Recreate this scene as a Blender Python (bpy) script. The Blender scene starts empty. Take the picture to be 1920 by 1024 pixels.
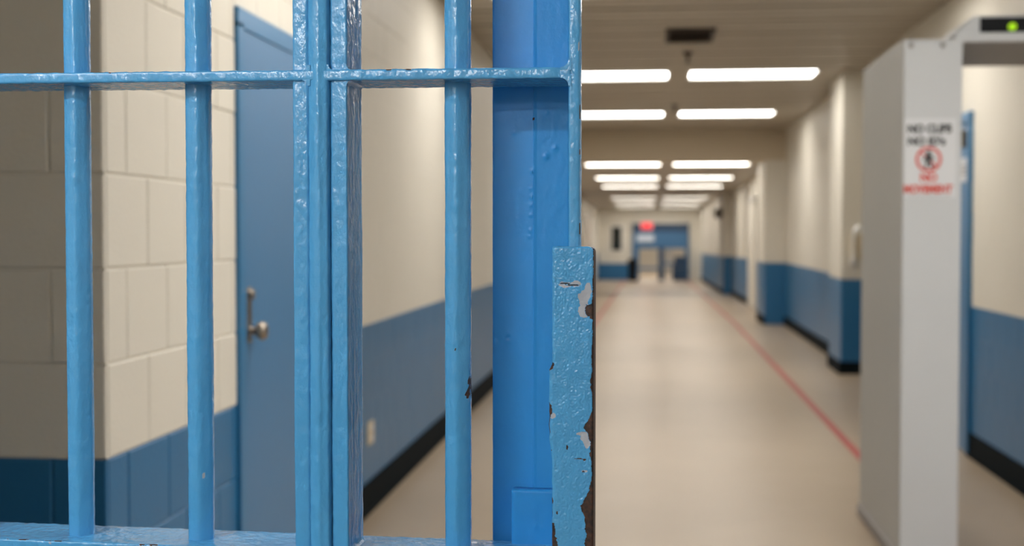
import bpy, bmesh, math, random
from math import sin, cos, pi, radians
from mathutils import Vector, noise, Matrix, Euler

random.seed(7)
SC = bpy.context.scene
COL = SC.collection
EYE = 1.467            # camera height, metres

# ---------------------------------------------------------------- camera
cam_data = bpy.data.cameras.new('camera')
cam = bpy.data.objects.new('camera', cam_data)
COL.objects.link(cam)
cam.location = (0, 0, EYE)
cam.rotation_euler = Euler((radians(90 - 1.802), 0, radians(5.983)), 'XYZ')
cam_data.sensor_width = 36.0
cam_data.lens = 2450 / 1920 * 36.0
cam_data.clip_start = 0.05
cam_data.clip_end = 200
cam_data.dof.use_dof = True
cam_data.dof.focus_distance = 1.37
cam_data.dof.aperture_fstop = 4.9
SC.camera = cam

# ---------------------------------------------------------------- world, exposure
W = bpy.data.worlds.new('world')
SC.world = W
W.use_nodes = True
W.node_tree.nodes['Background'].inputs[0].default_value = (0.9, 0.92, 1, 1)
W.node_tree.nodes['Background'].inputs[1].default_value = 0.05
SC.view_settings.view_transform = 'Standard'
SC.view_settings.look = 'None'
SC.view_settings.gamma = 1
SC.view_settings.use_curve_mapping = False
SC.view_settings.exposure = 0.0
CORRIDOR_LIGHT = 12.5      # radiance of the troffer diffusers
FAR_LIGHT = 11.5
TUBE_LIGHT = 180.0         # radiance of the bare tube over the gate

# ---------------------------------------------------------------- materials
def new_mat(name):
    m = bpy.data.materials.new(name)
    m.use_nodes = True
    nt = m.node_tree
    return m, nt, nt.nodes['Principled BSDF']

def plain(name, col, rough=0.5, spec=0.5, metal=0.0, bump=0.0, scale=60.0, vary=0.0, vscale=3.0, coat=0.0, detail=3):
    m, nt, b = new_mat(name)
    b.inputs['Base Color'].default_value = (*col, 1)
    b.inputs['Roughness'].default_value = rough
    b.inputs['Specular IOR Level'].default_value = spec
    b.inputs['Metallic'].default_value = metal
    b.inputs['Coat Weight'].default_value = coat
    b.inputs['Coat Roughness'].default_value = 0.12
    tc = nt.nodes.new('ShaderNodeTexCoord')
    if bump:
        n = nt.nodes.new('ShaderNodeTexNoise'); n.inputs['Scale'].default_value = scale; n.inputs['Detail'].default_value = detail
        bp = nt.nodes.new('ShaderNodeBump'); bp.inputs['Strength'].default_value = bump; bp.inputs['Distance'].default_value = 0.01
        nt.links.new(tc.outputs['Object'], n.inputs['Vector'])
        nt.links.new(n.outputs['Fac'], bp.inputs['Height'])
        nt.links.new(bp.outputs['Normal'], b.inputs['Normal'])
    if vary:
        n = nt.nodes.new('ShaderNodeTexNoise'); n.inputs['Scale'].default_value = vscale; n.inputs['Detail'].default_value = 4
        geo = nt.nodes.new('ShaderNodeNewGeometry')
        nt.links.new(geo.outputs['Position'], n.inputs['Vector'])
        mx = nt.nodes.new('ShaderNodeMix'); mx.data_type = 'RGBA'
        mx.inputs['A'].default_value = (*[c * (1 - vary) for c in col], 1)
        mx.inputs['B'].default_value = (*[min(1, c * (1 + vary)) for c in col], 1)
        nt.links.new(n.outputs['Fac'], mx.inputs['Factor'])
        nt.links.new(mx.outputs['Result'], b.inputs['Base Color'])
    return m

def emit(name, col, s):
    m, nt, b = new_mat(name)
    b.inputs['Base Color'].default_value = (*[0.6 * c for c in col], 1)
    b.inputs['Emission Color'].default_value = (*col, 1)
    b.inputs['Emission Strength'].default_value = s
    return m

def gate_paint(name, col, bump=0.42, rough=0.17, spec=0.5):
    """thick glossy enamel; point attribute 'wear': 0 paint, -1 grey primer, 1 bare rusty steel"""
    m, nt, b = new_mat(name)
    N, L = nt.nodes, nt.links
    tc = N.new('ShaderNodeTexCoord')
    at = N.new('ShaderNodeAttribute'); at.attribute_name = 'wear'
    def noi(scale, detail=2, vec=None):
        n = N.new('ShaderNodeTexNoise'); n.inputs['Scale'].default_value = scale; n.inputs['Detail'].default_value = detail
        L.new(vec or tc.outputs['Object'], n.inputs['Vector']); return n
    # paint colour with slight variation of film thickness
    v = noi(22, 3)
    pc = N.new('ShaderNodeMix'); pc.data_type = 'RGBA'
    pc.inputs['A'].default_value = (*[c * 0.93 for c in col], 1)
    pc.inputs['B'].default_value = (*[c * 1.07 for c in col], 1)
    L.new(v.outputs['Fac'], pc.inputs['Factor'])
    # rust
    r = noi(240, 5)
    rr = N.new('ShaderNodeValToRGB'); L.new(r.outputs['Fac'], rr.inputs['Fac'])
    e = rr.color_ramp.elements
    e[0].position = 0.38; e[0].color = (0.008, 0.005, 0.005, 1)
    e[1].position = 0.72; e[1].color = (0.07, 0.024, 0.012, 1)
    s1 = N.new('ShaderNodeMath'); s1.operation = 'LESS_THAN'; s1.inputs[1].default_value = -0.5; L.new(at.outputs['Fac'], s1.inputs[0])
    s2 = N.new('ShaderNodeMath'); s2.operation = 'GREATER_THAN'; s2.inputs[1].default_value = 0.5; L.new(at.outputs['Fac'], s2.inputs[0])
    m1 = N.new('ShaderNodeMix'); m1.data_type = 'RGBA'; L.new(s1.outputs[0], m1.inputs['Factor'])
    L.new(pc.outputs['Result'], m1.inputs['A']); m1.inputs['B'].default_value = (0.36, 0.40, 0.47, 1)
    m2 = N.new('ShaderNodeMix'); m2.data_type = 'RGBA'; L.new(s2.outputs[0], m2.inputs['Factor'])
    L.new(m1.outputs['Result'], m2.inputs['A']); L.new(rr.outputs['Color'], m2.inputs['B'])
    L.new(m2.outputs['Result'], b.inputs['Base Color'])
    # roughness
    ro = N.new('ShaderNodeMapRange'); ab = N.new('ShaderNodeMath'); ab.operation = 'ABSOLUTE'; L.new(at.outputs['Fac'], ab.inputs[0]); L.new(ab.outputs[0], ro.inputs['Value'])
    ro.inputs['To Min'].default_value = rough; ro.inputs['To Max'].default_value = 0.62
    L.new(ro.outputs['Result'], b.inputs['Roughness'])
    b.inputs['Specular IOR Level'].default_value = spec
    # brush marks and orange peel
    mp = N.new('ShaderNodeMapping'); mp.inputs['Scale'].default_value = (1, 1, 0.7); L.new(tc.outputs['Object'], mp.inputs['Vector'])
    n1 = noi(330, 1.5, mp.outputs['Vector']); n2 = noi(95, 1, mp.outputs['Vector'])
    ad = N.new('ShaderNodeMath'); ad.operation = 'MULTIPLY_ADD'; ad.inputs[1].default_value = 3.2
    L.new(n2.outputs['Fac'], ad.inputs[0]); L.new(n1.outputs['Fac'], ad.inputs[2])
    bp = N.new('ShaderNodeBump'); bp.inputs['Strength'].default_value = bump; bp.inputs['Distance'].default_value = 0.001
    L.new(ad.outputs[0], bp.inputs['Height']); L.new(bp.outputs['Normal'], b.inputs['Normal'])
    return m

def floor_mat():
    m, nt, b = new_mat('waxed vinyl floor')
    N, L = nt.nodes, nt.links
    geo = N.new('ShaderNodeNewGeometry')
    n = N.new('ShaderNodeTexNoise'); n.inputs['Scale'].default_value = 1.3; n.inputs['Detail'].default_value = 5
    L.new(geo.outputs['Position'], n.inputs['Vector'])
    r = N.new('ShaderNodeValToRGB'); L.new(n.outputs['Fac'], r.inputs['Fac'])
    r.color_ramp.elements[0].position = 0.3; r.color_ramp.elements[0].color = (0.43, 0.335, 0.235, 1)
    r.color_ramp.elements[1].position = 0.7; r.color_ramp.elements[1].color = (0.47, 0.37, 0.265, 1)
    L.new(r.outputs['Color'], b.inputs['Base Color'])
    b.inputs['Roughness'].default_value = 0.32
    n2 = N.new('ShaderNodeTexNoise'); n2.inputs['Scale'].default_value = 5; L.new(geo.outputs['Position'], n2.inputs['Vector'])
    bp = N.new('ShaderNodeBump'); bp.inputs['Strength'].default_value = 0.08; bp.inputs['Distance'].default_value = 0.02
    L.new(n2.outputs['Fac'], bp.inputs['Height']); L.new(bp.outputs['Normal'], b.inputs['Normal'])
    return m

M = {
    'cream': plain('cream wall paint', (0.74, 0.70, 0.615), 0.5, 0.4, bump=0.12, scale=90, vary=0.03, vscale=1.2),
    'wblue': plain('blue wall paint', (0.022, 0.150, 0.330), 0.36, 0.5, bump=0.12, scale=90, vary=0.04, vscale=1.2),
    'door': plain('blue door paint', (0.060, 0.190, 0.375), 0.38, 0.5, bump=0.05, scale=40),
    'frame': plain('blue frame paint', (0.030, 0.175, 0.370), 0.34, 0.5),
    'base': plain('black rubber base', (0.007, 0.011, 0.014), 0.7, 0.05),
    'floor': floor_mat(),
    'ceil': plain('ceiling panel paint', (0.45, 0.40, 0.325), 0.42, 0.4, vary=0.03),
    'ceilgap': plain('ceiling void', (0.10, 0.085, 0.065), 0.8),
    'beam': plain('beam paint', (0.62, 0.53, 0.40), 0.6, 0.3, vary=0.03),
    'red': plain('red floor tape', (0.44, 0.050, 0.040), 0.4),
    'white': plain('white enamel', (0.80, 0.79, 0.76), 0.4),
    'steel': plain('brushed steel', (0.36, 0.31, 0.26), 0.3, metal=1.0),
    'dark': plain('dark plastic', (0.010, 0.011, 0.013), 0.6, 0.12),
    'vent': plain('dark brown vent', (0.05, 0.035, 0.025), 0.6),
    'grey': plain('detector grey laminate', (0.54, 0.56, 0.58), 0.5, 0.4, vary=0.02),
    'grey2': plain('detector side grey', (0.50, 0.50, 0.485), 0.5, 0.4, vary=0.03),
    'dgrey': plain('crossbar grey', (0.30, 0.28, 0.27), 0.5),
    'paper': plain('white sticker', (0.63, 0.645, 0.67), 0.5),
    'ink': plain('black print', (0.02, 0.02, 0.022), 0.6),
    'redink': plain('red print', (0.60, 0.06, 0.04), 0.6),
    'beige': plain('beige plastic', (0.62, 0.52, 0.36), 0.4),
    'navy': plain('navy paint', (0.018, 0.055, 0.12), 0.4),
    'fblue': plain('far gate blue', (0.05, 0.15, 0.30), 0.4),
    'pale': plain('pale blue sign', (0.55, 0.62, 0.72), 0.5),
    'glassdark': plain('dark window glass', (0.012, 0.016, 0.014), 0.08),
    'pink': plain('pinkish door paint', (0.62, 0.48, 0.42), 0.5),
    'gate': gate_paint('blue gate enamel', (0.070, 0.315, 0.630)),
    'plate': gate_paint('blue gate enamel on lock post', (0.022, 0.245, 0.640), 0.14, 0.40, 0.3),
    'emit': emit('troffer diffuser', (1.0, 0.96, 0.895), CORRIDOR_LIGHT),
    'emitadded': emit('added fill light diffuser', (0.97, 0.98, 1.0), 22.0),
    'emitfar': emit('far troffer diffuser', (1.0, 0.94, 0.85), FAR_LIGHT),
    'tubeadded': emit('added highlight tube', (1.0, 0.97, 0.93), TUBE_LIGHT * 0.6),
    'tube': emit('fluorescent tube', (1.0, 0.97, 0.93), TUBE_LIGHT),
    'green': emit('green indicator lamp', (0.45, 0.85, 0.0), 0.55),
    'redlamp': emit('red lit sign', (1.0, 0.05, 0.07), 0.75),
}

# ---------------------------------------------------------------- object helpers
RAMP0, RAMP = 21.0, -0.011
def fall(y):
    """beyond the portal the corridor ramps gently down"""
    return RAMP * max(0.0, y - RAMP0)

WO = {}
def tag(o, label=None, cat=None, group=None, kind=None):
    if label: o['label'] = label
    if cat: o['category'] = cat
    if group: o['group'] = group
    if kind: o['kind'] = kind
    return o

def thing(name, loc, label=None, cat=None, group=None, kind=None, rotz=0.0):
    o = bpy.data.objects.new(name, None)
    o.empty_display_size = 0.1
    COL.objects.link(o)
    o.location = loc
    o.rotation_euler = (0, 0, rotz)
    WO[o.name] = Vector((0, 0, 0)) if rotz else Vector(loc)
    return tag(o, label, cat, group, kind)

def mk(name, vf, mats, parent=None, smooth=False, label=None, cat=None, group=None, kind=None, attr=None):
    """vf = (verts, faces[, material index per face]); one mesh object, origin at the bottom centre"""
    verts, faces = vf[0], vf[1]
    vs = [Vector(v) for v in verts]
    lo = [min(v[i] for v in vs) for i in range(3)]; hi = [max(v[i] for v in vs) for i in range(3)]
    org = Vector(((lo[0] + hi[0]) / 2, (lo[1] + hi[1]) / 2, lo[2]))
    me = bpy.data.meshes.new(name)
    me.from_pydata([tuple(v - org) for v in vs], [], faces)
    for mm in (mats if isinstance(mats, (list, tuple)) else [mats]):
        me.materials.append(M[mm])
    if len(vf) > 2 and vf[2]:
        me.polygons.foreach_set('material_index', vf[2])
    if smooth:
        me.polygons.foreach_set('use_smooth', [True] * len(me.polygons))
    if attr is not None:
        a = me.attributes.new('wear', 'FLOAT', 'POINT')
        a.data.foreach_set('value', attr)
    me.update()
    o = bpy.data.objects.new(name, me)
    COL.objects.link(o)
    if parent is not None:
        o.parent = parent
        o.location = org - WO[parent.name]
    else:
        o.location = org
    WO[o.name] = org
    return tag(o, label, cat, group, kind)

def join(*parts):
    V, F, I = [], [], []
    for p in parts:
        n = len(V)
        V += list(p[0]); F += [tuple(i + n for i in f) for f in p[1]]
        I += list(p[2]) if len(p) > 2 and p[2] else [0] * len(p[1])
    return V, F, I

def setmat(p, i):
    return p[0], p[1], [i] * len(p[1])

def box(x0, x1, y0, y1, z0, z1, b=0.0, ramp=True):
    """box with chamfered edges; beyond the portal it follows the ramp"""
    bm = bmesh.new()
    bmesh.ops.create_cube(bm, size=1)
    for v in bm.verts:
        v.co = Vector(((x0 + x1) / 2 + v.co.x * (x1 - x0), (y0 + y1) / 2 + v.co.y * (y1 - y0), (z0 + z1) / 2 + v.co.z * (z1 - z0)))
    if b:
        bmesh.ops.bevel(bm, geom=bm.edges[:], offset=b, segments=2, profile=0.6, affect='EDGES', clamp_overlap=True)
    bm.verts.index_update()
    V = [v.co.copy() for v in bm.verts]
    F = [tuple(v.index for v in f.verts) for f in bm.faces]
    bm.free()
    if ramp:
        for v in V: v.z += fall(v.y)
    return V, F

def lathe(prof, c, axis='z', n=24):
    """prof: list of (r, h) from bottom to top, closed with caps"""
    V, F = [], []
    for r, h in prof:
        for k in range(n):
            a = 2 * pi * k / n
            p = (r * cos(a), r * sin(a), h)
            if axis == 'x': p = (p[2], p[0], p[1])
            if axis == 'y': p = (p[0], -p[2], p[1])
            V.append(Vector(p) + Vector(c))
    for i in range(len(prof) - 1):
        for k in range(n):
            F.append((i * n + k, i * n + (k + 1) % n, (i + 1) * n + (k + 1) % n, (i + 1) * n + k))
    F.append(tuple(range(n))[::-1]); F.append(tuple(range((len(prof) - 1) * n, len(prof) * n)))
    return V, F

def tube(pts, r, n=10):
    V, F = [], []
    pts = [Vector(p) for p in pts]
    up = Vector((0.31, 0.2, 0.93)).normalized()
    for i, p in enumerate(pts):
        t = (pts[min(i + 1, len(pts) - 1)] - pts[max(i - 1, 0)]).normalized()
        a = t.cross(up).normalized(); b = t.cross(a)
        rr = r[i] if isinstance(r, (list, tuple)) else r
        for k in range(n):
            V.append(p + (a * cos(2 * pi * k / n) + b * sin(2 * pi * k / n)) * rr)
    for i in range(len(pts) - 1):
        for k in range(n):
            F.append((i * n + k, i * n + (k + 1) % n, (i + 1) * n + (k + 1) % n, (i + 1) * n + k))
    F.append(tuple(range(n))[::-1]); F.append(tuple(range((len(pts) - 1) * n, len(pts) * n)))
    return V, F

# ---------------------------------------------------------------- the room shell
PAINT = 0.98            # height of the blue dado
COURSE, BLOCK = 0.204, 0.245
CEIL = 3.10
RELIEF = 0.0035

def two_tone(kind, pos, a0, a1, z0=0.0, z1=CEIL, t=0.16, dado=PAINT, back=RELIEF):
    """core of a wall, blue below the dado line and cream above; kind says where it faces"""
    def b(lo, hi):
        if kind == 'x+': return box(pos - t, pos - back, a0, a1, lo, hi)
        if kind == 'x-': return box(pos + back, pos + t, a0, a1, lo, hi)
        if kind == 'y-': return box(a0, a1, pos + back, pos + t, lo, hi)
        if kind == 'y+': return box(a0, a1, pos - t, pos - back, lo, hi)
    if z0 >= dado: return setmat(b(z0, z1), 0)
    return join(setmat(b(dado, z1), 0), setmat(b(z0, dado), 1))

block_mesh = {}
def block_vf(kind, ln, h, c=0.0032):
    g, d = 0.0018 if c > .002 else .0008, 0.0115      # half joint, arris, depth
    a, b = ln / 2 - g, h / 2 - g
    pts = [(-a, 0, -b), (a, 0, -b), (a, 0, b), (-a, 0, b)]
    mid = [(p[0], d - c * .8, p[2]) for p in pts]
    frt = [(p[0] - math.copysign(c, p[0]), d, p[2] - math.copysign(c, p[2])) for p in pts]
    V = pts + mid + frt
    F = [(8, 9, 10, 11)]
    for i in range(4):
        j = (i + 1) % 4
        F += [(i, j, 4 + j, 4 + i), (4 + i, 4 + j, 8 + j, 8 + i)]
    # local: along = x, outward = y ; turn to the wall's facing
    R = {'x+': lambda p: (p[1], p[0], p[2]), 'x-': lambda p: (-p[1], p[0], p[2]), 'y-': lambda p: (p[0], -p[1], p[2])}[kind]
    return [Vector(R(p)) for p in V], F

def block_cells(a0, a1, z0, z1, origin):
    out = []
    for k in range(-5, 11):
        lo, hi = PAINT + k * COURSE, PAINT + (k + 1) * COURSE
        lo, hi = max(lo, z0), min(hi, z1)
        if hi - lo < 0.03: continue
        off = origin + (0 if k % 2 == 0 else BLOCK / 2)
        n0 = math.floor((a0 - off) / BLOCK)
        for n in range(n0, n0 + int((a1 - a0) / BLOCK) + 3):
            s, e = max(off + n * BLOCK, a0), min(off + (n + 1) * BLOCK, a1)
            if e - s < 0.03: continue
            out.append((s, e, lo, hi, k))
    return out

def lay_blocks(wall, kind, pos, a0, a1, z0=0.0, z1=CEIL, origin=2.912, c=0.0032):
    for s, e, lo, hi, k in block_cells(a0, a1, z0, z1, origin):
        paint = 'wblue' if k < 0 else 'cream'
        key = (kind, round(e - s, 3), round(hi - lo, 3), paint, c)
        if key not in block_mesh:
            V, F = block_vf(kind, e - s, hi - lo, c)
            me = bpy.data.meshes.new('block')
            me.from_pydata([tuple(v) for v in V], [], F)
            # make normals consistent
            bm = bmesh.new(); bm.from_mesh(me); bmesh.ops.recalc_face_normals(bm, faces=bm.faces[:])
            f0 = max(bm.faces, key=lambda f: f.calc_area())
            want = {'x+': Vector((1, 0, 0)), 'x-': Vector((-1, 0, 0)), 'y-': Vector((0, -1, 0))}[kind]
            if f0.normal.dot(want) < 0: bmesh.ops.reverse_faces(bm, faces=bm.faces[:])
            bm.to_mesh(me); bm.free()
            me.materials.append(M[paint])
            block_mesh[key] = me
        o = bpy.data.objects.new('block', block_mesh[key])
        COL.objects.link(o)
        j = random.uniform(-0.0008, 0.0006)
        m, cz = (s + e) / 2, (lo + hi) / 2
        d = 0.0115
        w = {'x+': Vector((pos - d + j, m, cz)), 'x-': Vector((pos + d - j, m, cz)), 'y-': Vector((m, pos + d - j, cz))}[kind]
        o.parent = wall
        o.location = w - WO[wall.name]

def mass_blocks(wall, kind, pos, a0, a1, z0=0.0, z1=CEIL, origin=2.912, c=0.0015):
    parts = []
    for s, e, lo, hi, k in block_cells(a0, a1, z0, z1, origin):
        V, F = block_vf(kind, e - s, hi - lo, c)
        m, cz = (s + e) / 2, (lo + hi) / 2
        d = 0.0115
        w = {'x+': Vector((pos - d, m, cz)), 'x-': Vector((pos + d, m, cz)), 'y-': Vector((m, pos + d, cz))}[kind]
        V = [v + w for v in V]
        if kind != 'x+': F = [f[::-1] for f in F]
        parts.append(setmat((V, F), 1 if k < 0 else 0))
    mk('small_blocks', join(*parts), ['cream', 'wblue'], wall, kind='stuff')

def structure(name, vf, mats, **kw):
    return mk(name, vf, mats, kind='structure', **kw)

# floor, sub-divided where the ramp begins
fl = join(box(-3.2, 3.3, -3.2, 21.0, -0.10, 0.0), box(-3.2, 3.3, 21.0, 48.0, -0.10, 0.0),
          ([Vector((x, y, z + fall(48))) for x, y, z in ((-3.2, 48, -.1), (3.3, 48, -.1), (3.3, 57, -.1), (-3.2, 57, -.1), (-3.2, 48, 0), (3.3, 48, 0), (3.3, 57, 0), (-3.2, 57, 0))],
           [(3, 2, 1, 0), (4, 5, 6, 7), (0, 1, 5, 4), (1, 2, 6, 5), (2, 3, 7, 6), (3, 0, 4, 7)]))
structure('floor', fl, 'floor')

# ceiling of the near corridor: long panels laid across it
ceiling = structure('ceiling', box(-3.2, 3.3, 1.5, 21.0, CEIL + 0.014, CEIL + 0.12), 'ceilgap')
PW = 0.62
y = 1.62
pm = {}
while y + PW <= 21.0:
    key = 'p'
    if key not in pm:
        # three flat ribs to a panel, turned-up edges
        L0, L1 = -3.15, 3.25
        prof = [(0.0, 0.013), (0.045, 0.013), (0.048, 0.003), (0.056, 0.0), (0.190, 0.0), (0.196, 0.008), (0.222, 0.008), (0.228, 0.0),
                (0.380, 0.0), (0.386, 0.008), (0.412, 0.008), (0.418, 0.0), (0.560, 0.0), (0.569, 0.003), (0.572, 0.013), (0.6195, 0.013)]
        V = [Vector((x, p[0], p[1])) for x in (L0, L1) for p in prof]
        n = len(prof)
        F = [(i, i + 1, n + i + 1, n + i) for i in range(n - 1)]
        me = bpy.data.meshes.new('ceiling_panel'); me.from_pydata([tuple(v) for v in V], [], F); me.materials.append(M['ceil'])
        pm[key] = me
    o = bpy.data.objects.new('ceiling_panel', pm[key]); COL.objects.link(o)
    o.parent = ceiling
    o.location = Vector((0, y, CEIL + random.uniform(-0.002, 0.002))) - WO[ceiling.name]
    y += PW
structure('ceiling_far', box(-2.4, 2.6, 21.6, 48.0, 2.65, 2.75), 'ceil')
structure('ceiling_end', box(-3.2, 3.3, 48.2, 57, 2.3, 2.4), 'ceil')

# --- left side
wall = structure('wall_left_return', two_tone('y-', 2.67, -2.8, -1.15 - 0.012), ['cream', 'wblue'])
lay_blocks(wall, 'y-', 2.67, -2.8, -1.1495, origin=-1.1495)
wall = structure('wall_left_near', two_tone('x+', -1.15, 2.682, 4.75), ['cream', 'wblue'])
lay_blocks(wall, 'x+', -1.15, 2.6815, 3.56)
mass_blocks(wall, 'x+', -1.15, 3.56, 4.66, 2.10, CEIL)
mass_blocks(wall, 'x+', -1.15, 4.66, 4.75)
structure('wall_left_step', two_tone('y+', 4.75, -1.625, -1.31, back=0.0), ['cream', 'wblue'])
wall = structure('wall_left', two_tone('x+', -1.465, 4.75, 21.0, back=0.002), ['cream', 'wblue'])
lay_blocks(wall, 'x+', -1.465, 6.1, 10.4, c=0.0015)
mass_blocks(wall, 'x+', -1.465, 4.75, 6.1)
mass_blocks(wall, 'x+', -1.465, 10.4, 21.0)
structure('wall_left_far', two_tone('x+', -1.85, 21.0, 48.0, 0, 2.66), ['cream', 'wblue'])
structure('baseboard_left', join(box(-1.465, -1.453, 4.75, 20.9, 0.0, 0.155, 0.004), box(-1.465, -1.435, 4.75, 20.9, 0.0, 0.018, 0.004)), 'base')
structure('baseboard_left_near', box(-1.15, -1.138, 2.69, 3.55, 0.0, 0.155, 0.004), 'base')
structure('baseboard_left_return', box(-2.79, -1.15, 2.658, 2.67, 0.0, 0.155, 0.004), 'base')
structure('baseboard_left_far', box(-1.85, -1.838, 21.0, 47.9, 0.0, 0.12), 'base')

# --- right side
wall = structure('wall_right', two_tone('x-', 2.1, 7.2, 12.9, back=0.002), ['cream', 'wblue'])
lay_blocks(wall, 'x-', 2.1, 7.2, 8.80, c=0.0015)
mass_blocks(wall, 'x-', 2.1, 8.80, 9.80, 2.27, CEIL)
mass_blocks(wall, 'x-', 2.1, 9.80, 12.9)
structure('wall_right_step', two_tone('y-', 7.2, 2.26, 3.2), ['cream', 'wblue'])
structure('wall_right_niche', two_tone('x-', 2.9, 12.74, 13.86, back=0.0), ['cream', 'wblue'])
structure('wall_right_niche_side', two_tone('y+', 12.9, 2.26, 2.9, back=0.0), ['cream', 'wblue'])
structure('wall_right_pilaster', join(setmat(box(1.965, 3.0, 13.7, 14.6, PAINT, CEIL, 0.01), 0), setmat(box(1.965, 3.0, 13.7, 14.6, 0, PAINT, 0.01), 1)), ['cream', 'wblue'])
structure('wall_right_middle', two_tone('x-', 2.14, 14.6, 21.0), ['cream', 'wblue'])
structure('wall_right_far', join(two_tone('x-', 2.1, 21.6, 34.0, 0, 2.66), two_tone('x-', 1.9, 34.0, 48.0, 0, 2.66, t=.4)), ['cream', 'wblue'])
structure('baseboard_right', join(box(2.088, 2.1, 7.2, 8.8, 0.0, 0.155, 0.004), box(2.07, 2.1, 7.2, 8.8, 0.0, 0.018, 0.004)), 'base')
structure('baseboard_right_pilaster', box(1.95, 2.88, 13.685, 14.6, 0.0, 0.13, 0.004), 'base')
structure('baseboard_right_middle', box(2.12, 2.14, 14.61, 20.95, 0.0, 0.14, 0.004), 'base')
structure('baseboard_right_far', join(box(2.088, 2.1, 22.4, 34.0, 0.0, 0.12), box(1.888, 1.9, 33.98, 47.9, 0.0, 0.12)), 'base')

# --- portal across the corridor: beam and two piers
structure('wall_portal', join(setmat(box(-1.9, 2.24, 21.0, 21.6, 2.60, CEIL + 0.02), 0),
                              setmat(box(1.82, 2.3, 21.0, 22.3, PAINT, 2.60), 1), setmat(box(1.82, 2.3, 21.0, 22.3, 0, PAINT), 2),
                              setmat(box(-2.3, -1.5, 21.0, 21.9, PAINT, 2.60), 1), setmat(box(-2.3, -1.5, 21.0, 21.9, 0, PAINT), 2)), ['beam', 'cream', 'wblue'])
structure('baseboard_portal', box(1.80, 1.83, 20.98, 22.3, 0, 0.13), 'base')

# --- vestibule around the camera, in front of the gate: low ceiling, lintel, side walls
structure('ceiling_vestibule', box(-2.9, 1.6, -3.2, 1.44, 2.44, 2.56), 'white')
structure('wall_shade_pier_left', two_tone('y-', 1.395, -2.9, -0.80, 0, 2.44, back=0.0, t=0.1), ['cream', 'wblue'])  # unseen pier, added to keep tube light off the left return wall
structure('wall_lintel', box(-2.9, 3.3, 1.44, 1.60, 2.42, CEIL + 0.1), 'cream')
structure('wall_vestibule_left', two_tone('x+', -1.75, -3.2, 1.0, 0, 2.44), ['cream', 'wblue'])
structure('wall_vestibule_right', two_tone('x-', 1.45, -3.2, 1.44, 0, 2.44), ['cream', 'wblue'])
structure('wall_vestibule_back', two_tone('y+', -3.2, -2.9, 1.7, 0, 2.56), ['cream', 'wblue'])
structure('wall_room_left', two_tone('x+', -2.8, 1.0, 2.85), ['cream', 'wblue'])
structure('wall_room_right', two_tone('x-', 3.2, 1.44, 7.4), ['cream', 'wblue'])
structure('wall_room_front', two_tone('y+', 1.60, 1.45, 3.2), ['cream', 'wblue'])

# ---------------------------------------------------------------- doors
def door_left():
    d = thing('door_1', (-1.14, 4.08, 0), kind='structure')
    x = -1.15
    fr = join(box(x - 0.02, x + 0.012, 3.556, 3.61, 0.01, 2.055, 0.003), box(x - 0.02, x + 0.012, 4.60, 4.655, 0.01, 2.055, 0.003), box(x - 0.02, x + 0.012, 3.556, 4.655, 2.04, 2.095, 0.003))
    mk('door_frame', fr, 'frame', d)
    mk('door_leaf', box(x - 0.02, x + 0.0095, 3.612, 4.598, 0.012, 2.038, 0.002), 'door', d)
    h = mk('escutcheon', join(box(x + 0.004, x + 0.012, 3.625, 3.668, 1.150, 1.310, 0.004)), 'steel', d, label='steel door handle plate')
    mk('cylinder', lathe([(0.015, 0), (0.015, 0.010), (0.012, 0.013)], (x + 0.012, 3.647, 1.288), 'x', 18), 'steel', h)
    mk('knob', lathe([(0.016, 0), (0.011, 0.004), (0.010, 0.014), (0.018, 0.018), (0.026, 0.026), (0.028, 0.036), (0.022, 0.046), (0.010, 0.050)], (x + 0.012, 3.650, 1.183), 'x', 24), 'steel', h, smooth=True)
    return d
door_left()

def door_right():
    d = thing('door_2', (2.1, 9.3, 0), kind='structure')
    x = 2.1
    fr = join(box(x - 0.026, x + 0.02, 8.80, 8.87, 0.01, 2.20, 0.003), box(x - 0.026, x + 0.02, 9.74, 9.80, 0.01, 2.20, 0.003), box(x - 0.026, x + 0.02, 8.80, 9.80, 2.19, 2.255, 0.003))
    mk('door_frame', fr, 'frame', d)
    mk('door_leaf', box(x - 0.008, x + 0.02, 8.872, 9.738, 0.012, 2.188, 0.002), 'door', d)
    mk('door_window', box(x - 0.013, x, 8.90, 9.12, 2.03, 2.15, 0.003), 'glassdark', d)
    n = mk('door_notice', box(x - 0.012, x - 0.006, 8.885, 9.12, 1.80, 1.96), 'paper', d, label='white notice on the door')
    mk('print', join(*[box(x - 0.0128, x - 0.011, 8.91, 9.09, z, z + 0.012) for z in (1.90, 1.875, 1.85)]), 'dgrey', n)
door_right()

def far_door(i, side, y0, y1, mat):
    x = 2.1 if side > 0 else -1.85
    s = -1 if side > 0 else 1
    d = thing('door_%d' % i, (x, (y0 + y1) / 2, fall((y0 + y1) / 2)), kind='structure')
    def bx(a, b, c, e, p): return box(min(x, x + s * p), max(x, x + s * p), a, b, c, e, 0.004)
    mk('door_frame', join(bx(y0, y0 + .08, 0.01, 2.2, .06), bx(y1 - .08, y1, 0.01, 2.2, .06), bx(y0, y1, 2.14, 2.22, .06)), 'white', d)
    mk('door_leaf', bx(y0 + .08, y1 - .08, 0.01, 2.14, .02), mat, d)
for i, (sd, a, b, m) in enumerate([(1, 22.6, 24.4, 'cream'), (1, 25.6, 27.4, 'cream'), (-1, 27.5, 29, 'cream'), (-1, 32.0, 33.6, 'pink'), (-1, 38.0, 40.0, 'pink'), (-1, 43.5, 44.8, 'cream')]):
    far_door(3 + i, sd, a, b, m)

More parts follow.
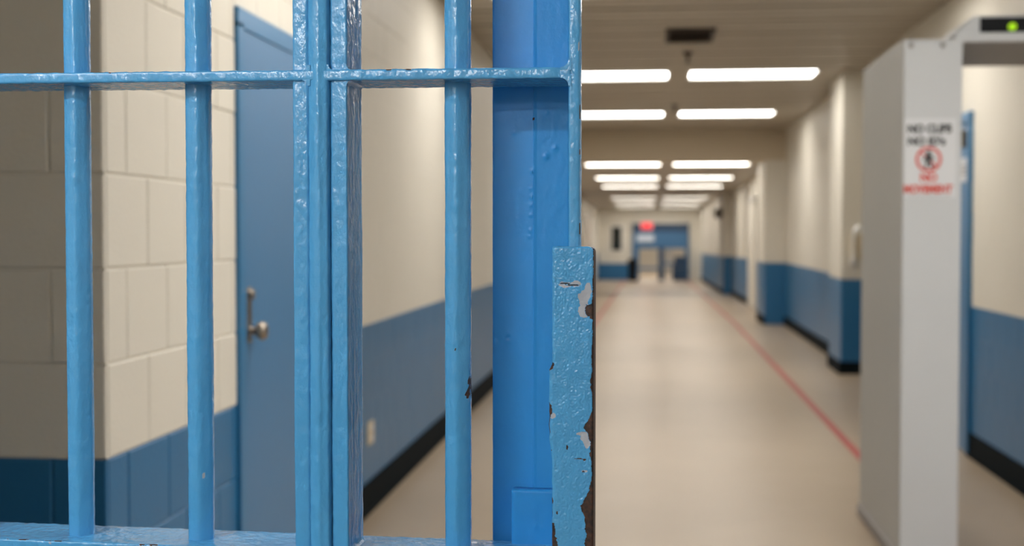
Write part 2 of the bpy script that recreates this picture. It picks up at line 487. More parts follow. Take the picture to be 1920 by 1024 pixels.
# ---------------------------------------------------------------- lights of the corridor
def troffer(xc, yc, z, label, mat, ln=1.26, w=0.60, drop=0.022, group='fluorescent ceiling lights of the corridor'):
    t = thing('ceiling_light', (xc, yc, z - drop), label, 'ceiling light', group)
    e = 0.022
    x0, x1, y0, y1 = xc - ln / 2, xc + ln / 2, yc - w / 2, yc + w / 2
    zb, zt = z - drop - fall(yc), z + 0.004 - fall(yc)
    zb, zt = z - drop, z + 0.004
    fr = join(box(x0 - e, x1 + e, y0 - e, y0, zb, zt, 0, False), box(x0 - e, x1 + e, y1, y1 + e, zb, zt, 0, False), box(x0 - e, x0, y0, y1, zb, zt, 0, False), box(x1, x1 + e, y0, y1, zb, zt, 0, False))
    mk('frame', fr, 'white', t)
    mk('diffuser', box(x0, x1, y0, y1, z - 0.006, z + 0.002, 0, False), mat, t)
ROWS = [(3.9, CEIL, 'emit', 'over the near end of the corridor'), (8.72, CEIL, 'emit', 'just above the metal detector'),
        (13.65, CEIL, 'emit', 'in the brightest row in view'), (18.15, CEIL, 'emit', 'in the row just before the cream beam'),
        (22.5, 2.65 + fall(22.5), 'emitfar', 'in the first row beyond the cream beam'), (26.9, 2.65 + fall(26.9), 'emitfar', 'in the second row beyond the cream beam'),
        (30.6, 2.65 + fall(30.6), 'emitfar', 'in the third row beyond the cream beam'), (38.1, 2.65 + fall(38.1), 'emitfar', 'in the fourth row beyond the cream beam'),
        (42.5, 2.65 + fall(42.5), 'emitfar', 'in the fifth row beyond the cream beam'), (46.4, 2.65 + fall(46.4), 'emitfar', 'in the added row before the far end')]  # the last row is added to brighten the end wall
for yc, z, mt, wh in ROWS:
    troffer(1.045, yc, z, 'long white fluorescent light on the right, ' + wh, mt)
    troffer(-0.445, yc, z, 'long white fluorescent light on the left, ' + wh, mt)
troffer(2.35, 2.25, CEIL, 'added white fill light in the near right corner of the room', 'emitadded', 1.2)
troffer(0.35, 52.0, 2.288 + fall(52.0), 'white ceiling light in the room behind the far blue gate', 'emitfar', 2.4, 1.6)

# bare tube fittings under the low ceiling on the camera's side of the gate; rear two added for paint highlights
def strip(y, wh, mat='tubeadded'):
    t = thing('strip_light', (-1.32, y, 2.38), 'bare white tube light under the low ceiling, ' + wh, 'ceiling light', 'tube lights before the gate')
    mk('batten', box(-1.68, -0.96, y - .05, y + .05, 2.405, 2.438, 0.006), 'white', t)
    mk('tube', tube([(-1.64 + 0.064 * i, y, 2.372) for i in range(11)], 0.019, 14), mat, t, smooth=True)
    for x in (-1.665, -1.0):
        mk('lamp_holder', box(x, x + .025, y - .02, y + .02, 2.35, 2.41, 0.003), 'white', t)
strip(0.05, 'nearest the gate', 'tube')
strip(-1.15, 'added for highlights, second from the gate')
strip(-2.35, 'added for highlights, farthest from the gate')

# ---------------------------------------------------------------- ceiling fittings
t = thing('ceiling_vent', (0.33, 10.95, CEIL - 0.02), 'dark brown rectangular vent in the slatted ceiling', 'vent')
mk('frame', join(box(0.13, 0.53, 10.60, 10.64, CEIL - .022, CEIL + .004, .003), box(0.13, 0.53, 11.26, 11.30, CEIL - .022, CEIL + .004, .003), box(0.13, 0.16, 10.64, 11.26, CEIL - .022, CEIL + .004, .003), box(0.50, 0.53, 10.64, 11.26, CEIL - .022, CEIL + .004, .003)), 'vent', t)
for k in range(8):
    yy = 10.675 + k * 0.075
    V, F = box(0.16, 0.50, -0.03, 0.03, -0.0015, 0.0015)
    R = Matrix.Rotation(radians(28), 3, 'X')
    mk('slat', ([R @ v + Vector((0, yy, CEIL - 0.010)) for v in V], F), 'vent', t)
def sprinkler(x, y, label):
    t = thing('sprinkler', (x, y, CEIL - 0.1), label, 'sprinkler', 'sprinkler heads on the corridor ceiling')
    mk('escutcheon', lathe([(0.02, -0.035), (0.045, -0.01), (0.045, 0.002)], (x, y, CEIL), 'z', 20), 'vent', t)
    mk('nozzle', lathe([(0.012, -0.085), (0.010, -0.07), (0.016, -0.05), (0.016, -0.03)], (x, y, CEIL), 'z', 14), 'vent', t)
    mk('deflector', lathe([(0.034, -0.097), (0.036, -0.092), (0.012, -0.085)], (x, y, CEIL), 'z', 16), 'vent', t)
sprinkler(0.347, 12.05, 'small dark sprinkler head behind the brown ceiling vent')
sprinkler(0.325, 17.0, 'small dark sprinkler head before the second row of lights')
t = thing('wall_speaker', (1.82, 35, 1.95), 'small dark speaker high on the far right wall', 'speaker')
mk('cabinet', box(1.74, 1.9, 34.8, 35.15, 1.98, 2.25, .02), 'vent', t)
mk('grille', box(1.732, 1.742, 34.84, 35.11, 2.02, 2.21, .004), 'dark', t)

# ---------------------------------------------------------------- floor lines
mk('floor_line', join(box(1.345, 1.405, 5.0, 21.0, 0.0, 0.0012), box(1.345, 1.405, 21.0, 47.8, 0.0, 0.0012)), 'red', label='long red stripe on the floor along the right wall', cat='floor line', group='red lines on the corridor floor')
mk('floor_line', join(box(-0.90, -0.84, 14.0, 21.0, 0.0, 0.0012), box(-0.90, -0.84, 21.0, 47.8, 0.0, 0.0012)), 'red', label='faint red stripe on the floor on the left, behind the gate edge', cat='floor line', group='red lines on the corridor floor')

# ---------------------------------------------------------------- outlet on the left wall
t = thing('wall_outlet', (-1.46, 6.77, 0.35), 'beige outlet plate low on the blue left wall', 'outlet')
mk('cover_plate', box(-1.467, -1.457, 6.70, 6.84, 0.345, 0.465, 0.003), 'beige', t)
for z in (0.378, 0.432):
    mk('socket', box(-1.4585, -1.4535, 6.74, 6.80, z - 0.016, z + 0.016, 0.002), 'white', t)

# ---------------------------------------------------------------- wall telephone on the near pilaster
t = thing('wall_phone', (2.17, 13.68, 1.1), 'white wall telephone on the cream pilaster beside the metal detector', 'telephone')
mk('body', box(2.06, 2.21, 13.63, 13.70, 1.18, 1.44, 0.02), 'beige', t)
mk('handset', tube([(2.125, 13.60, 1.49), (2.110, 13.56, 1.50), (2.085, 13.545, 1.475), (2.068, 13.545, 1.42), (2.064, 13.55, 1.33), (2.066, 13.55, 1.24), (2.068, 13.56, 1.17), (2.071, 13.60, 1.13)], [.036, .038, .034, .024, .015, .017, .032, .034], 14), 'white', t, smooth=True)
mk('cord', tube([(2.075 + .012 * sin(i * 1.6), 13.62 + .012 * cos(i * 1.6), 1.18 - .11 * sin(pi * i / 60)) for i in range(60)], .004, 6), 'white', t, smooth=True)

# ---------------------------------------------------------------- walk-through metal detector
def text_mesh(body, size, x, y, z, width=None):
    cu = bpy.data.curves.new('txt', 'FONT')
    cu.body = body; cu.size = size; cu.align_x = 'CENTER'; cu.extrude = 0.0004; cu.offset = size * 0.05
    o = bpy.data.objects.new('txt', cu); COL.objects.link(o)
    dg = bpy.context.evaluated_depsgraph_get()
    me = bpy.data.meshes.new_from_object(o.evaluated_get(dg))
    V = [v.co.copy() for v in me.vertices]; F = [tuple(p.vertices) for p in me.polygons]
    bpy.data.objects.remove(o); bpy.data.curves.remove(cu); bpy.data.meshes.remove(me)
    k = 1.0
    if width:
        k = width / (max(v.x for v in V) - min(v.x for v in V))
    return [Vector((x + v.x * k, y - v.z, z + v.y)) for v in V], F

def flat_ring(cx, y, cz, r0, r1, n=48, t=0.0008):
    V, F = [], []
    for k in range(n):
        a = 2 * pi * k / n
        for r, yy in ((r0, y), (r1, y), (r1, y - t), (r0, y - t)):
            V.append(Vector((cx + r * cos(a), yy, cz + r * sin(a))))
    for k in range(n):
        a, b = 4 * k, 4 * ((k + 1) % n)
        for i in range(4):
            j = (i + 1) % 4
            F.append((a + i, a + j, b + j, b + i))
    return V, F

def flat_poly(pts, y, t=0.0008):
    n = len(pts)
    V = [Vector((p[0], y, p[1])) for p in pts] + [Vector((p[0], y - t, p[1])) for p in pts]
    F = [tuple(range(n)), tuple(range(n, 2 * n))[::-1]] + [(i, (i + 1) % n, n + (i + 1) % n, n + i) for i in range(n)]
    return V, F

def thick_line(x0, z0, x1, z1, w):
    d = Vector((x1 - x0, z1 - z0)).normalized(); n = Vector((-d.y, d.x)) * w / 2
    return [(x0 + n.x, z0 + n.y), (x1 + n.x, z1 + n.y), (x1 - n.x, z1 - n.y), (x0 - n.x, z0 - n.y)]

def detector():
    x0, x1, y0, y1 = 1.088, 1.338, 5.80, 6.88
    d = thing('metal_detector', ((x0 + x1) / 2, (y0 + y1) / 2, 0), 'tall grey walk-through metal detector with a black and red warning sticker', 'metal detector')
    p = mk('side_panel', box(x0, x1, y0 + 0.006, y1, 0.03, 2.297, 0.012), 'grey2', d)
    mk('front_face', box(x0 + 0.003, x1 - 0.003, y0, y0 + 0.012, 0.035, 2.292, 0.003), 'grey', p)
    mk('foot', box(x0 - 0.012, x1 + 0.012, y0 - 0.01, y1 + 0.012, 0.0, 0.06, 0.012), 'dgrey', p, label='dark grey foot')
    for xb in (x0 + 0.030, x0 + 0.164):
        mk('bolt', lathe([(0.011, 0), (0.011, 0.008), (0.007, 0.014)], (xb, y0, 2.270), 'y', 14), 'dgrey', p)
    # far side panel, outside the picture
    q = mk('side_panel', box(2.06, 2.30, y0 + 0.006, y1, 0.03, 2.297, 0.012), 'grey2', d)
    mk('foot', box(2.05, 2.31, y0 - 0.01, y1 + 0.012, 0.0, 0.06, 0.012), 'dgrey', q)
    # cross bar and control unit
    mk('crossbar', join(setmat(box(x1 - 0.004, 2.062, y0 + 0.03, 6.66, 2.280, 2.305, 0.004), 0), setmat(box(x1 - 0.03, 2.09, y0 + 0.008, y0 + 0.03, 2.282, 2.318, 0.004), 1)), ['dgrey', 'grey'], d)
    V, F = box(1.30, 1.98, y0 + 0.04, 6.40, 2.306, 2.400, 0.008)
    V = [Vector((v.x + (0.09 if v.x < 1.35 and v.z > 2.35 else 0), v.y, v.z)) for v in V]
    c = mk('control_unit', (V, F), 'grey', d)
    mk('display', box(1.415, 1.93, y0 + 0.034, y0 + 0.046, 2.326, 2.390, 0.003), 'dark', c, label='black display strip')
    mk('indicator_lamp', lathe([(0.017, 0), (0.017, 0.006), (0.010, 0.010)], (1.548, y0 + 0.034, 2.347), 'y', 20), 'green', c, label='lit green indicator lamp')
    # sticker
    yf = y0
    s = mk('sticker', box(1.094, 1.312, yf - 0.0012, yf + 0.0005, 1.615, 1.955), 'paper', d, label='white warning sticker in black and red')
    cx = 1.199
    mk('lettering', join(text_mesh('NO CLIPS', 0.048, cx, yf - 0.002, 1.895, 0.185), text_mesh("NO ID's", 0.046, cx - 0.012, yf - 0.002, 1.842, 0.158)), 'ink', s)
    mk('lettering', join(text_mesh('NO', 0.047, cx - 0.002, yf - 0.002, 1.686, 0.070), text_mesh('MOVEMENT', 0.046, cx - 0.004, yf - 0.002, 1.636, 0.205)), 'redink', s)
    cz = 1.780
    mk('prohibition_ring', join(flat_ring(cx - 0.002, yf - 0.0016, cz, 0.043, 0.055), flat_poly(thick_line(cx - 0.033, cz + 0.03, cx + 0.029, cz - 0.03, 0.008), yf - 0.0016)), 'redink', s)
    fig = [flat_ring(cx - 0.002, yf - 0.0026, cz + 0.028, 0.0005, 0.010, 20)]
    for l in ((cx - .002, cz + .019, cx - .002, cz - .010, .020), (cx - .005, cz - .008, cx - .016, cz - .038, .010), (cx, cz - .008, cx + .014, cz - .037, .010), (cx - .008, cz + .016, cx - .024, cz - .006, .008), (cx + .004, cz + .016, cx + .021, cz - .001, .008)):
        fig.append(flat_poly(thick_line(*l), yf - 0.0026))
    mk('walking_figure', join(*fig), 'ink', s)
    mk('small_print', join(*[flat_poly(thick_line(1.115 + k * 0.023, 1.624, 1.132 + k * 0.023, 1.624, 0.003), yf - 0.0016) for k in range(8)]), 'dgrey', s)
detector()

# ---------------------------------------------------------------- far end of the corridor
YE = 48.0
FZ = fall(YE)
def ebox(x0, x1, y0, y1, z0, z1, b=0.0): return box(x0, x1, y0, y1, z0, z1, b, False)
structure('wall_end', join(setmat(ebox(-2.1, -0.62, YE, YE + 0.16, FZ + 0.62, 2.36), 0), setmat(ebox(-2.1, -0.62, YE, YE + 0.16, FZ, FZ + 0.62), 1),
                           setmat(ebox(1.46, 2.3, YE, YE + 0.16, FZ, 2.36), 0), setmat(ebox(-0.62, 1.46, YE, YE + 0.16, 1.77, 2.36), 0)), ['cream', 'wblue'])
structure('wall_end_room', join(ebox(-3.0, 3.1, 56.5, 56.7, FZ, 2.4), ebox(-3.2, -3.0, YE + .16, 56.5, FZ, 2.4), ebox(3.1, 3.3, YE + .16, 56.5, FZ, 2.4)), 'cream')
w = thing('window_1', (-1.18, YE, 0.78), kind='structure')
mk('window_frame', join(ebox(-1.42, -1.36, YE - .04, YE + .02, .74, 1.72), ebox(-1.00, -0.94, YE - .04, YE + .02, .74, 1.72), ebox(-1.36, -1.00, YE - .04, YE + .02, 1.66, 1.72), ebox(-1.36, -1.00, YE - .04, YE + .02, .74, .79)), 'white', w)
mk('pane', ebox(-1.36, -1.00, YE - .02, YE - .01, .79, 1.66), 'glassdark', w)

g = thing('security_gate', (0.42, YE - 0.1, FZ), 'blue double security gate with a dark header at the far end', 'gate')
a, b = YE - 0.14, YE - 0.06
mk('header', ebox(-0.60, 1.44, a, b, 1.46, 1.77), 'navy', g)
mk('transom', ebox(-0.60, 1.44, a, b, 0.86, 1.46), 'fblue', g)
mk('post', ebox(-0.60, -0.36, a - .02, b, FZ, 1.46), 'fblue', g)
mk('post', ebox(0.34, 0.56, a - .04, b, FZ, 0.92), 'navy', g)
mk('post', ebox(1.30, 1.44, a - .02, b, FZ, 1.46), 'fblue', g)
mk('lower_panel', ebox(0.86, 1.30, a, b, FZ, 0.34), 'navy', g)
mk('rail', ebox(-0.36, 0.34, a, b, 0.10, 0.18), 'fblue', g)
mk('rail', ebox(0.56, 1.30, a, b, 0.26, 0.34), 'fblue', g)
for k in range(3):
    x = 0.64 + k * 0.1
    mk('bar', tube([(x, YE - .1, FZ), (x, YE - .1, .3), (x, YE - .1, .87)], 0.011, 8), 'fblue', g)
mk('sign_board', ebox(-0.44, 0.18, a - .055, a - .025, 1.10, 1.37), 'pale', label='pale sign board on the far blue gate', cat='sign')
t = thing('lit_sign', (-0.08, a - .1, 1.55), 'small red illuminated sign above the far blue gate', 'sign')
mk('housing', ebox(-0.30, 0.14, a - .12, a - .02, 1.55, 1.83, .01), 'white', t)
mk('lit_face', ebox(-0.28, 0.12, a - .126, a - .12, 1.57, 1.81), 'redlamp', t)
def bin_(x, y, r, h, label):
    t = thing('waste_bin', (x, y, fall(y)), label, 'bin')
    mk('body', lathe([(r * .8, 0), (r, h * .9)], (x, y, fall(y)), 'z', 20), 'dark', t)
    mk('rim', lathe([(r, h * .88), (r * 1.08, h * .9), (r * 1.08, h * .93), (r, h * .95)], (x, y, fall(y)), 'z', 20), 'dark', t)
    mk('lid', lathe([(r, h * .94), (r * .8, h), (r * .2, h * 1.04)], (x, y, fall(y)), 'z', 20), 'dark', t)
bin_(-0.58, 46.6, 0.17, 0.78, 'dark bin left of the far blue gate')
def chair_far(x, y):
    z = fall(y)
    t = thing('chair', (x, y, z), 'dark chair standing right of the far blue gate', 'chair')
    mk('seat', ebox(x - .22, x + .22, y - .22, y + .22, z + .42, z + .47, .01), 'navy', t)
    mk('backrest', ebox(x - .22, x + .22, y + .18, y + .22, z + .5, z + .88, .01), 'navy', t)
    for sx in (-.19, .19):
        for sy in (-.19, .19):
            top = .88 if sy > 0 else .42
            mk('leg', tube([(x + sx, y + sy, z), (x + sx, y + sy, z + top / 2), (x + sx, y + sy, z + top)], .014, 8), 'dark', t)
chair_far(1.12, 46.6)

# ================================================================ the blue barred gate
GO = Vector((-0.0850, 1.33, 0.0))
GT = radians(-3.0)
gate = thing('barred_gate', GO, 'glossy blue steel barred gate with chipped lock box, nearest the camera', 'gate', rotz=GT)
WO[gate.name] = Vector((0, 0, 0))

def rounded(poly, r, seg=3, step=0.0025):
    """closed 2-D outline (counter-clockwise) with rounded corners, resampled"""
    pts = []
    n = len(poly)
    rs = r if isinstance(r, (list, tuple)) else [r] * n
    for i in range(n):
        p, a, b = Vector(poly[i]), Vector(poly[i - 1]), Vector(poly[(i + 1) % n])
        da, db = (a - p), (b - p)
        rr = min(rs[i], da.length * .45, db.length * .45)
        pa, pb = p + da.normalized() * rr, p + db.normalized() * rr
        for k in range(seg + 1):
            t = k / seg
            pts.append(pa * (1 - t) ** 2 + p * 2 * t * (1 - t) + pb * t * t)
    out = []
    for i in range(len(pts)):
        a, b = pts[i], pts[(i + 1) % len(pts)]
        m = max(1, int(round((b - a).length / step)))
        for k in range(m): out.append(a.lerp(b, k / m))
    return out

def steps(lo, hi, f0, f1, fine, coarse):
    s = [lo]
    while s[-1] < hi - 1e-6:
        st = fine if f0 - 1e-6 <= s[-1] < f1 else coarse
        nx = s[-1] + st
        if s[-1] < f0 < nx: nx = f0
        s.append(min(nx, hi))
    return s

def lump(p, amp, seed):
    q = p + Vector((seed * 3.1, seed * 1.7, seed * 0.9))
    return amp * (noise.noise(Vector((q.x * 130, q.y * 130, q.z * 11))) * 0.62 + noise.noise(Vector((q.x * 190, q.y * 190, q.z * 110))) * 0.45)

seed_n = [0]
def painted(outline, axis, stations, name, parent=None, amp=0.00035, mat='gate', bumps=(), wear=None, label=None, tilt=0.0):
    """extrude an outline along z (outline in u,n) or along u (outline in n,z), with the lumps of many coats of paint"""
    seed_n[0] += 1; sd = seed_n[0]
    n = len(outline)
    nor = []
    for i in range(n):
        d = (outline[(i + 1) % n] - outline[i - 1])
        nor.append(Vector((d.y, -d.x)).normalized())
    V, F, A = [], [], []
    for s in stations:
        for i in range(n):
            o, m = outline[i], nor[i]
            if axis == 'z': p = Vector((o.x, o.y, s)); nn = Vector((m.x, m.y, 0))
            else: p = Vector((s, o.x, o.y + tilt * s)); nn = Vector((0, m.x, m.y))
            d = lump(p, amp, sd)
            for (bu, bz, br, ba) in bumps:
                if nn.y < -0.5 or axis == 'u':
                    e = ((p.x - bu) ** 2 + (p.z - bz) ** 2) / (br * br)
                    if e < 6: d += ba * math.exp(-e)
            w = 0.0
            if wear: w = wear(p, nn)
            if abs(w) > 0.25: d -= 0.0003
            V.append(p + nn * d); A.append(w)
    k = len(stations)
    for j in range(k - 1):
        for i in range(n):
            i2 = (i + 1) % n
            F.append((j * n + i, j * n + i2, (j + 1) * n + i2, (j + 1) * n + i))
    F.append(tuple(range(n))[::-1]); F.append(tuple(range((k - 1) * n, k * n)))
    if axis == 'u': pass
    return mk(name, (V, F), mat, parent or gate, smooth=True, attr=A, label=label)

def blobs(lst, deep=0.0035):
    """wear from a list of (u, z, ru, rz, value) patches with ragged outlines"""
    def f(p, nn):
        for (bu, bz, ru, rz, val) in lst:
            e = ((p.x - bu) / ru) ** 2 + ((p.z - bz) / rz) ** 2
            if p.y < deep and e < 2.2 and e + 0.9 * noise.noise(p * 420) < 1: return val
        return 0.0
    return f

ZF0, ZF1 = 1.10, 1.76
ZS = steps(0.0, 2.36, ZF0, ZF1, 0.003, 0.04)
ZSB = steps(0.02, 2.34, ZF0, ZF1, 0.003, 0.05)

# vertical members -------------------------------------------------------------
# lock stile (right edge of the gate)
painted(rounded([(0.0032, 0.0), (0.0152, 0.0), (0.0152, 0.018), (0.0032, 0.018)], 0.003), 'z', ZS, 'lock_stile', amp=0.0006,
        wear=blobs([(0.0152, 1.590, .0012, .008, 1), (0.0152, 1.548, .001, .004, 1), (0.0150, 1.47, .001, .006, 1), (0.0135, 1.655, .0006, .004, -1)]))
# hinge post in the middle: a nosed bar between two flat stops
painted(rounded([(-0.2722, 0.0046), (-0.2700, 0.0022), (-0.2640, -0.0012), (-0.2600, -0.0022), (-0.2560, -0.0005), (-0.2505, 0.0004), (-0.2490, 0.006), (-0.2490, 0.055), (-0.2722, 0.055)], 0.002), 'z', ZS, 'centre_post', amp=0.0009)
painted(rounded([(-0.2895, 0.0035), (-0.2735, 0.0040), (-0.2712, 0.0062), (-0.2712, 0.055), (-0.2895, 0.055)], 0.003), 'z', ZS, 'left_stop', amp=0.0009)
painted(rounded([(-0.2494, 0.0075), (-0.2470, 0.0050), (-0.2312, 0.0035), (-0.2300, 0.0045), (-0.2300, 0.062), (-0.2494, 0.062)], 0.002), 'z', ZS, 'right_stop', amp=0.0008)
# outer stile, left of the picture
painted(rounded([(-0.700, 0.0), (-0.680, 0.0), (-0.680, 0.060), (-0.700, 0.060)], 0.003, step=0.01), 'z', steps(0, 2.36, 3, 4, .05, .05), 'hinge_stile')

# horizontal members -----------------------------------------------------------
US = steps(-0.682, 0.006, -0.66, 0.006, 0.003, 0.04)
def rail(zc, visible=True, wear=None, tilt=0.0):
    h = 0.0056
    painted(rounded([(0.0, zc - h), (0.080, zc - h), (0.080, zc + h), (0.0, zc + h)], 0.0022), 'u',
            US if visible else steps(-0.682, 0.006, 3, 4, .05, .05), 'cross_rail', amp=0.0009 if visible else 0.0003, wear=wear, tilt=tilt)
# outline order for 'u' is (n, z): keep it counter-clockwise seen from +u
rail(1.6288, True, blobs([(-0.503, 1.6388, .003, .0012, 1), (-0.490, 1.6388, .004, .0014, 1), (-0.165, 1.6358, .005, .0013, 1), (-0.185, 1.6358, .003, .0010, 1)]), tilt=-0.0085)
rail(1.1234, True, blobs([(-0.6185 + d, 1.1302 + e, r, .0014, v) for d, e, r, v in ((0, 0, .004, 1), (.022, -.0002, .010, 1), (.048, 0, .006, 1), (.060, -.0006, .004, 1), (.052, -.004, .002, -1), (.158, -.001, .003, 1), (.170, -.001, .005, 1), (.214, -.001, .003, 1), (.234, -.001, .004, 1))]))
for zc in (2.345, 2.09, 0.62, 0.14):
    rail(zc, False)

# round bars, slightly six-sided under the paint -------------------------------------
def bar(u, turn, wear=None, bumps=(), vis=True):
    R = 0.0158
    hexa = [(u + R * cos(radians(turn - 90 + 60 * k)), 0.040 + R * sin(radians(turn - 90 + 60 * k))) for k in range(6)]
    painted(rounded(hexa, 0.0050, 5, 0.0016), 'z', ZSB if vis else steps(.02, 2.34, 3, 4, .05, .05), 'bar', amp=0.00075 if vis else 0.0003, wear=wear, bumps=bumps)
bar(-0.5497, 16)
bar(-0.4082, 12, blobs([(-0.401, 1.2005, .0016, .0024, -1)], 0.06))
bar(-0.1190, 2, blobs([(-0.1075, 1.294, .0022, .0045, 1), (-0.1050, 1.308, .0016, .0050, 1), (-0.119, 1.343, .001, .0014, 1), (-0.106, 1.300, .001, .003, 1)], 0.06), bumps=[(-0.1215, 1.152, .003, .0007), (-0.121, 1.22, .002, .0005)])

# weld fillets where rails meet stiles ---------------------------------------------------
def weld(u, z, su, sz, r, n0=-0.0008, n1=0.078):
    pts = [(u - su * .003, z - sz * .003), (u + su * r, z - sz * .003), (u + su * r, z)]
    for k in range(1, 8):
        a = k / 8 * pi / 2
        pts.append((u + su * (r - r * sin(a)), z + sz * (r - r * cos(a))))
    pts += [(u, z + sz * r), (u - su * .003, z + sz * r)]
    if su * sz < 0: pts = pts[::-1]
    n = len(pts)
    V = [Vector((p[0], n0, p[1])) for p in pts] + [Vector((p[0], n1, p[1])) for p in pts]
    F = [tuple(range(n)), tuple(range(n, 2 * n))[::-1]] + [(i, n + i, n + (i + 1) % n, (i + 1) % n) for i in range(n)]
    bm = bmesh.new()
    vs = [bm.verts.new(v) for v in V]
    for f in F: bm.faces.new([vs[i] for i in f])
    bmesh.ops.recalc_face_normals(bm, faces=bm.faces[:])
    bm.verts.index_update()
    out = ([v.co.copy() for v in bm.verts], [tuple(v.index for v in f.verts) for f in bm.faces])
    bm.free()
    mk('weld', out, 'gate', gate)
for zt, dz in ((1.6288, -0.0085), (1.1234, 0.0)):
    za, zb = zt + .0054, zt - .0054
    weld(0.0034, za + dz * 0.0, -1, 1, 0.0085); weld(0.0034, zb, -1, -1, 0.0085)
    weld(-0.2304, za + .0020 * (dz != 0), 1, 1, 0.006, 0.003, 0.06); weld(-0.2304, zb + .0020 * (dz != 0), 1, -1, 0.006, 0.003, 0.06)
    weld(-0.2720, za + .0022 * (dz != 0), -1, 1, 0.0055, 0.0005, 0.05); weld(-0.2720, zb + .0022 * (dz != 0), -1, -1, 0.0055, 0.0005, 0.05)
    weld(-0.2490, za + .0020 * (dz != 0), 1, 1, 0.0055, 0.0005, 0.05)

# lock post: wide folded plate behind the lock stile ----------------------------------------
drip = [(-0.0205, 1.5580, .0030, .0011), (-0.0310, 1.5490, .0030, .0013), (-0.0455, 1.5330, .0025, .0010), (-0.0470, 1.5140, .0020, .0007), (-0.0465, 1.5050, .0020, .0008),
        (-0.0470, 1.4960, .0020, .0007), (-0.0475, 1.4850, .0022, .0008), (-0.0480, 1.4680, .0026, .0008), (-0.0490, 1.4620, .0020, .0006), (-0.0720, 1.3510, .0055, .0006), (-0.0728, 1.3512, .0028, -.0012),
        (-0.030, 1.596, .0018, .0006), (-0.066, 1.575, .0022, .0005), (-0.026, 1.24, .0018, .0006)]
drip = [(a, b, c * 0.95, e * 1.15) for a, b, c, e in drip]
painted(rounded([(-0.0908, 0.0900), (-0.0450, 0.0862), (-0.0443, 0.0851), (-0.0410, 0.0857), (-0.0050, 0.0862), (-0.0050, 0.112), (-0.0908, 0.112)], [.002, .0002, .0002, .0002, .002, .003, .003], 3, 0.0012), 'z', steps(0.0, 2.36, ZF0, ZF1, 0.0015, 0.04),
        'lock_post', mat='plate', amp=0.00022, bumps=drip, wear=blobs([(-0.0452, 1.590, .0011, .0018, 1)], 0.09), label='wide folded blue plate with paint blisters')
# stop block at the foot of the plate
painted(rounded([(-0.0660, 0.066), (-0.0180, 0.066), (-0.0180, 0.0875), (-0.0660, 0.0875)], 0.003), 'z', steps(1.100, 1.1870, 1.0, 1.3, .0025, .0025), 'stop_block', mat='plate', amp=0.0006,
        bumps=[(-0.040, 1.150, .003, .0008), (-0.032, 1.147, .0025, .0007), (-0.029, 1.157, .002, .0006), (-0.058, 1.143, .002, .0006)])

# lock box: dense front so chipped paint has real edges ---------------------------------------
LB0, LB1, LZ0, LZ1 = -0.0122, 0.0302, 1.02, 1.4522
LN0, LN1 = -0.010, 0.014
def px2z(py): return EYE - (py - 435) * 1.318 / 2450
edge_tab = [(463, 2), (515, 2), (522, 3), (540, 3), (568, 4), (574, 9), (590, 10), (597, 7), (600, 3), (640, 3), (652, 5), (700, 4), (712, 7), (726, 6), (740, 4), (770, 3), (780, 7), (792, 12), (805, 20), (812, 12), (822, 10),
            (835, 8), (850, 7), (868, 5), (880, 4), (900, 4), (913, 7), (925, 10), (936, 16), (946, 21), (952, 26), (960, 22), (975, 18), (990, 15), (1010, 14), (1024, 18), (1100, 14), (1300, 16)]
def edge_w(z):
    py = 435 + (EYE - z) * 2450 / 1.318
    for (a, wa), (b, wb) in zip(edge_tab, edge_tab[1:]):
        if a <= py <= b: return (wa + (wb - wa) * (py - a) / (b - a)) * 0.00054
    return 0.0012 if py < 463 else 0.008
def pu(px): return (px - 1060) * 0.000538 - 0.0002
PRIMER = [(pu(1099), px2z(568), .0045, .0100, -1), (pu(1063), px2z(534), .0065, .0030, .5), (pu(1083), px2z(532), .0050, .0030, .5), (pu(1098), px2z(557), .0060, .0058, .5), (pu(1099), px2z(582), .0060, .0075, .5), (pu(1106), px2z(545), .0035, .0080, .5),
          (pu(1100), px2z(822), .0040, .0045, .5), (pu(1096), px2z(815), .0060, .0020, .5), (pu(1105), px2z(832), .0040, .0050, .5), (pu(1042), px2z(782), .0030, .0030, .5), (pu(1100), px2z(886), .0030, .0012, .5)]
RUST = [(pu(1063), px2z(532), .0055, .0009, 1), (pu(1078), px2z(535), .0070, .0009, 1), (pu(1107), px2z(582), .0035, .0070, 1), (pu(1037), px2z(689), .0034, .0042, 1), (pu(1035), px2z(771), .0038, .0078, 1),
        (pu(1037), px2z(800), .0012, .0110, 1), (pu(1067), px2z(842), .0009, .0026, 1), (pu(1100), px2z(864), .0016, .0012, 1), (pu(1090), px2z(863), .005, .0005, 1), (pu(1098), px2z(887), .0016, .0009, 1),
        (pu(1038), px2z(945), .0013, .0032, 1), (pu(1048), px2z(967), .0010, .0018, 1), (pu(1037), px2z(968), .0010, .0045, 1), (pu(1039), px2z(1005), .0032, .0110, 1), (pu(1040), px2z(1030), .005, .012, 1), (pu(1039), px2z(848), .0007, .0007, 1)]
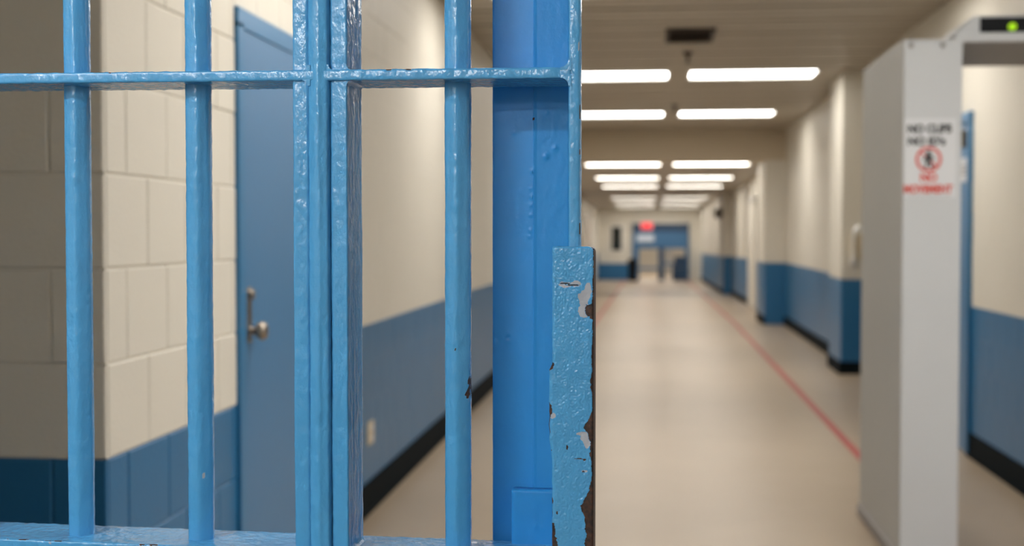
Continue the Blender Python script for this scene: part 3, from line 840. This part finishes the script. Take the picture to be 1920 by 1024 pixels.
def lock_box():
    du = 0.0005
    us = [LB0 + i * (LB1 - LB0) / 84 for i in range(85)]
    zs = steps(LZ0, LZ1, 1.13, LZ1, 0.00055, 0.004)
    V, F, A = [], [], []
    nu, nz = len(us), len(zs)
    rc = 0.006
    for z in zs:
        for u in us:
            pyy = 435 + (EYE - z) * 2450 / 1.318
            bulge = max(0.0, min(1, (pyy - 684) / 12)) * max(0.0, min(1, (872 - pyy) / 50))
            p = Vector((u - .0030 * bulge * max(0, 1 - (u - LB0) / .012), LN0, z))
            d = lump(p, 0.0005, 91) + 0.0003 * noise.noise(p * 500)
            n = LN0
            # rounded arrises of the front face
            eL, eR, eT = u - LB0, LB1 - u, LZ1 - z
            for e, r in ((eL, .0035), (eR, .002), (eT, .003)):
                if e < r: n += (r - math.sqrt(max(0, r * r - (r - e) ** 2)))
            # upper right corner is rounded off
            zz = z
            if eR < rc and eT < rc:
                dx, dz = rc - eR, rc - eT
                q = math.hypot(dx, dz)
                if q > rc:
                    n += 0.0
                    zz = LZ1 - rc + dz * rc / q; u2 = LB1 - rc + dx * rc / q
                    p = Vector((u2, LN0, zz))
            w = 0.0
            rag = 0.0016 * noise.noise(Vector((0, 0, z * 160))) + 0.0010 * noise.noise(Vector((u * 60, 0, z * 520)))
            for (bu, bz, ru, rz, val) in PRIMER:
                e = ((u - bu) / ru) ** 2 + ((z - bz) / rz) ** 2
                if e < 2 and e + 0.55 * noise.noise(p * 330) < 1: w = -1.0
            for (bu, bz, ru, rz, val) in RUST:
                e = ((u - bu) / ru) ** 2 + ((z - bz) / rz) ** 2
                if e < 1.6 and e + 0.6 * noise.noise(p * 450) < 1: w = 1.0
            ew = edge_w(z)
            if eR < ew + (rag if ew > .003 else rag * .4) - 0.0006: w = 1.0
            if w == 0.0: n -= 0.00035 - d * -1.0
            elif w < 0: n -= 0.00022 + d * .3
            V.append(Vector((p.x + 0.0006 * noise.noise(Vector((7, 0, z * 120))) * (1 if eL < .006 else 0), n, p.z + (0.0004 * noise.noise(Vector((u * 200, 3, 0))) if eT < .004 else 0)))); A.append(w)
    for j in range(nz - 1):
        for i in range(nu - 1):
            F.append((j * nu + i, j * nu + i + 1, (j + 1) * nu + i + 1, (j + 1) * nu + i))
    # sides, top, bottom and back
    ring = [j * nu for j in range(nz)] + [(nz - 1) * nu + i for i in range(1, nu)] + [j * nu + nu - 1 for j in range(nz - 2, -1, -1)] + [i for i in range(nu - 2, 0, -1)]
    base = len(V)
    for k in ring:
        v = V[k]
        V.append(Vector((v.x, LN1, v.z)))
        right = v.x > LB1 - 0.0012
        A.append(1.0 if right else 0.0)
    # mid ring so the side keeps one wear value
    m = len(ring)
    for i in range(m):
        a, b = ring[i], ring[(i + 1) % m]
        F.append((b, a, base + i, base + (i + 1) % m))
    F.append(tuple(base + i for i in range(m))[::-1])
    for k in ring:
        if V[k].x > LB1 - 0.0012: A[k] = 1.0
    return mk('lock_box', (V, F), 'gate', gate, smooth=True, attr=A, label='light blue lock box, paint chipped to dark steel along its edge')
lock_box()
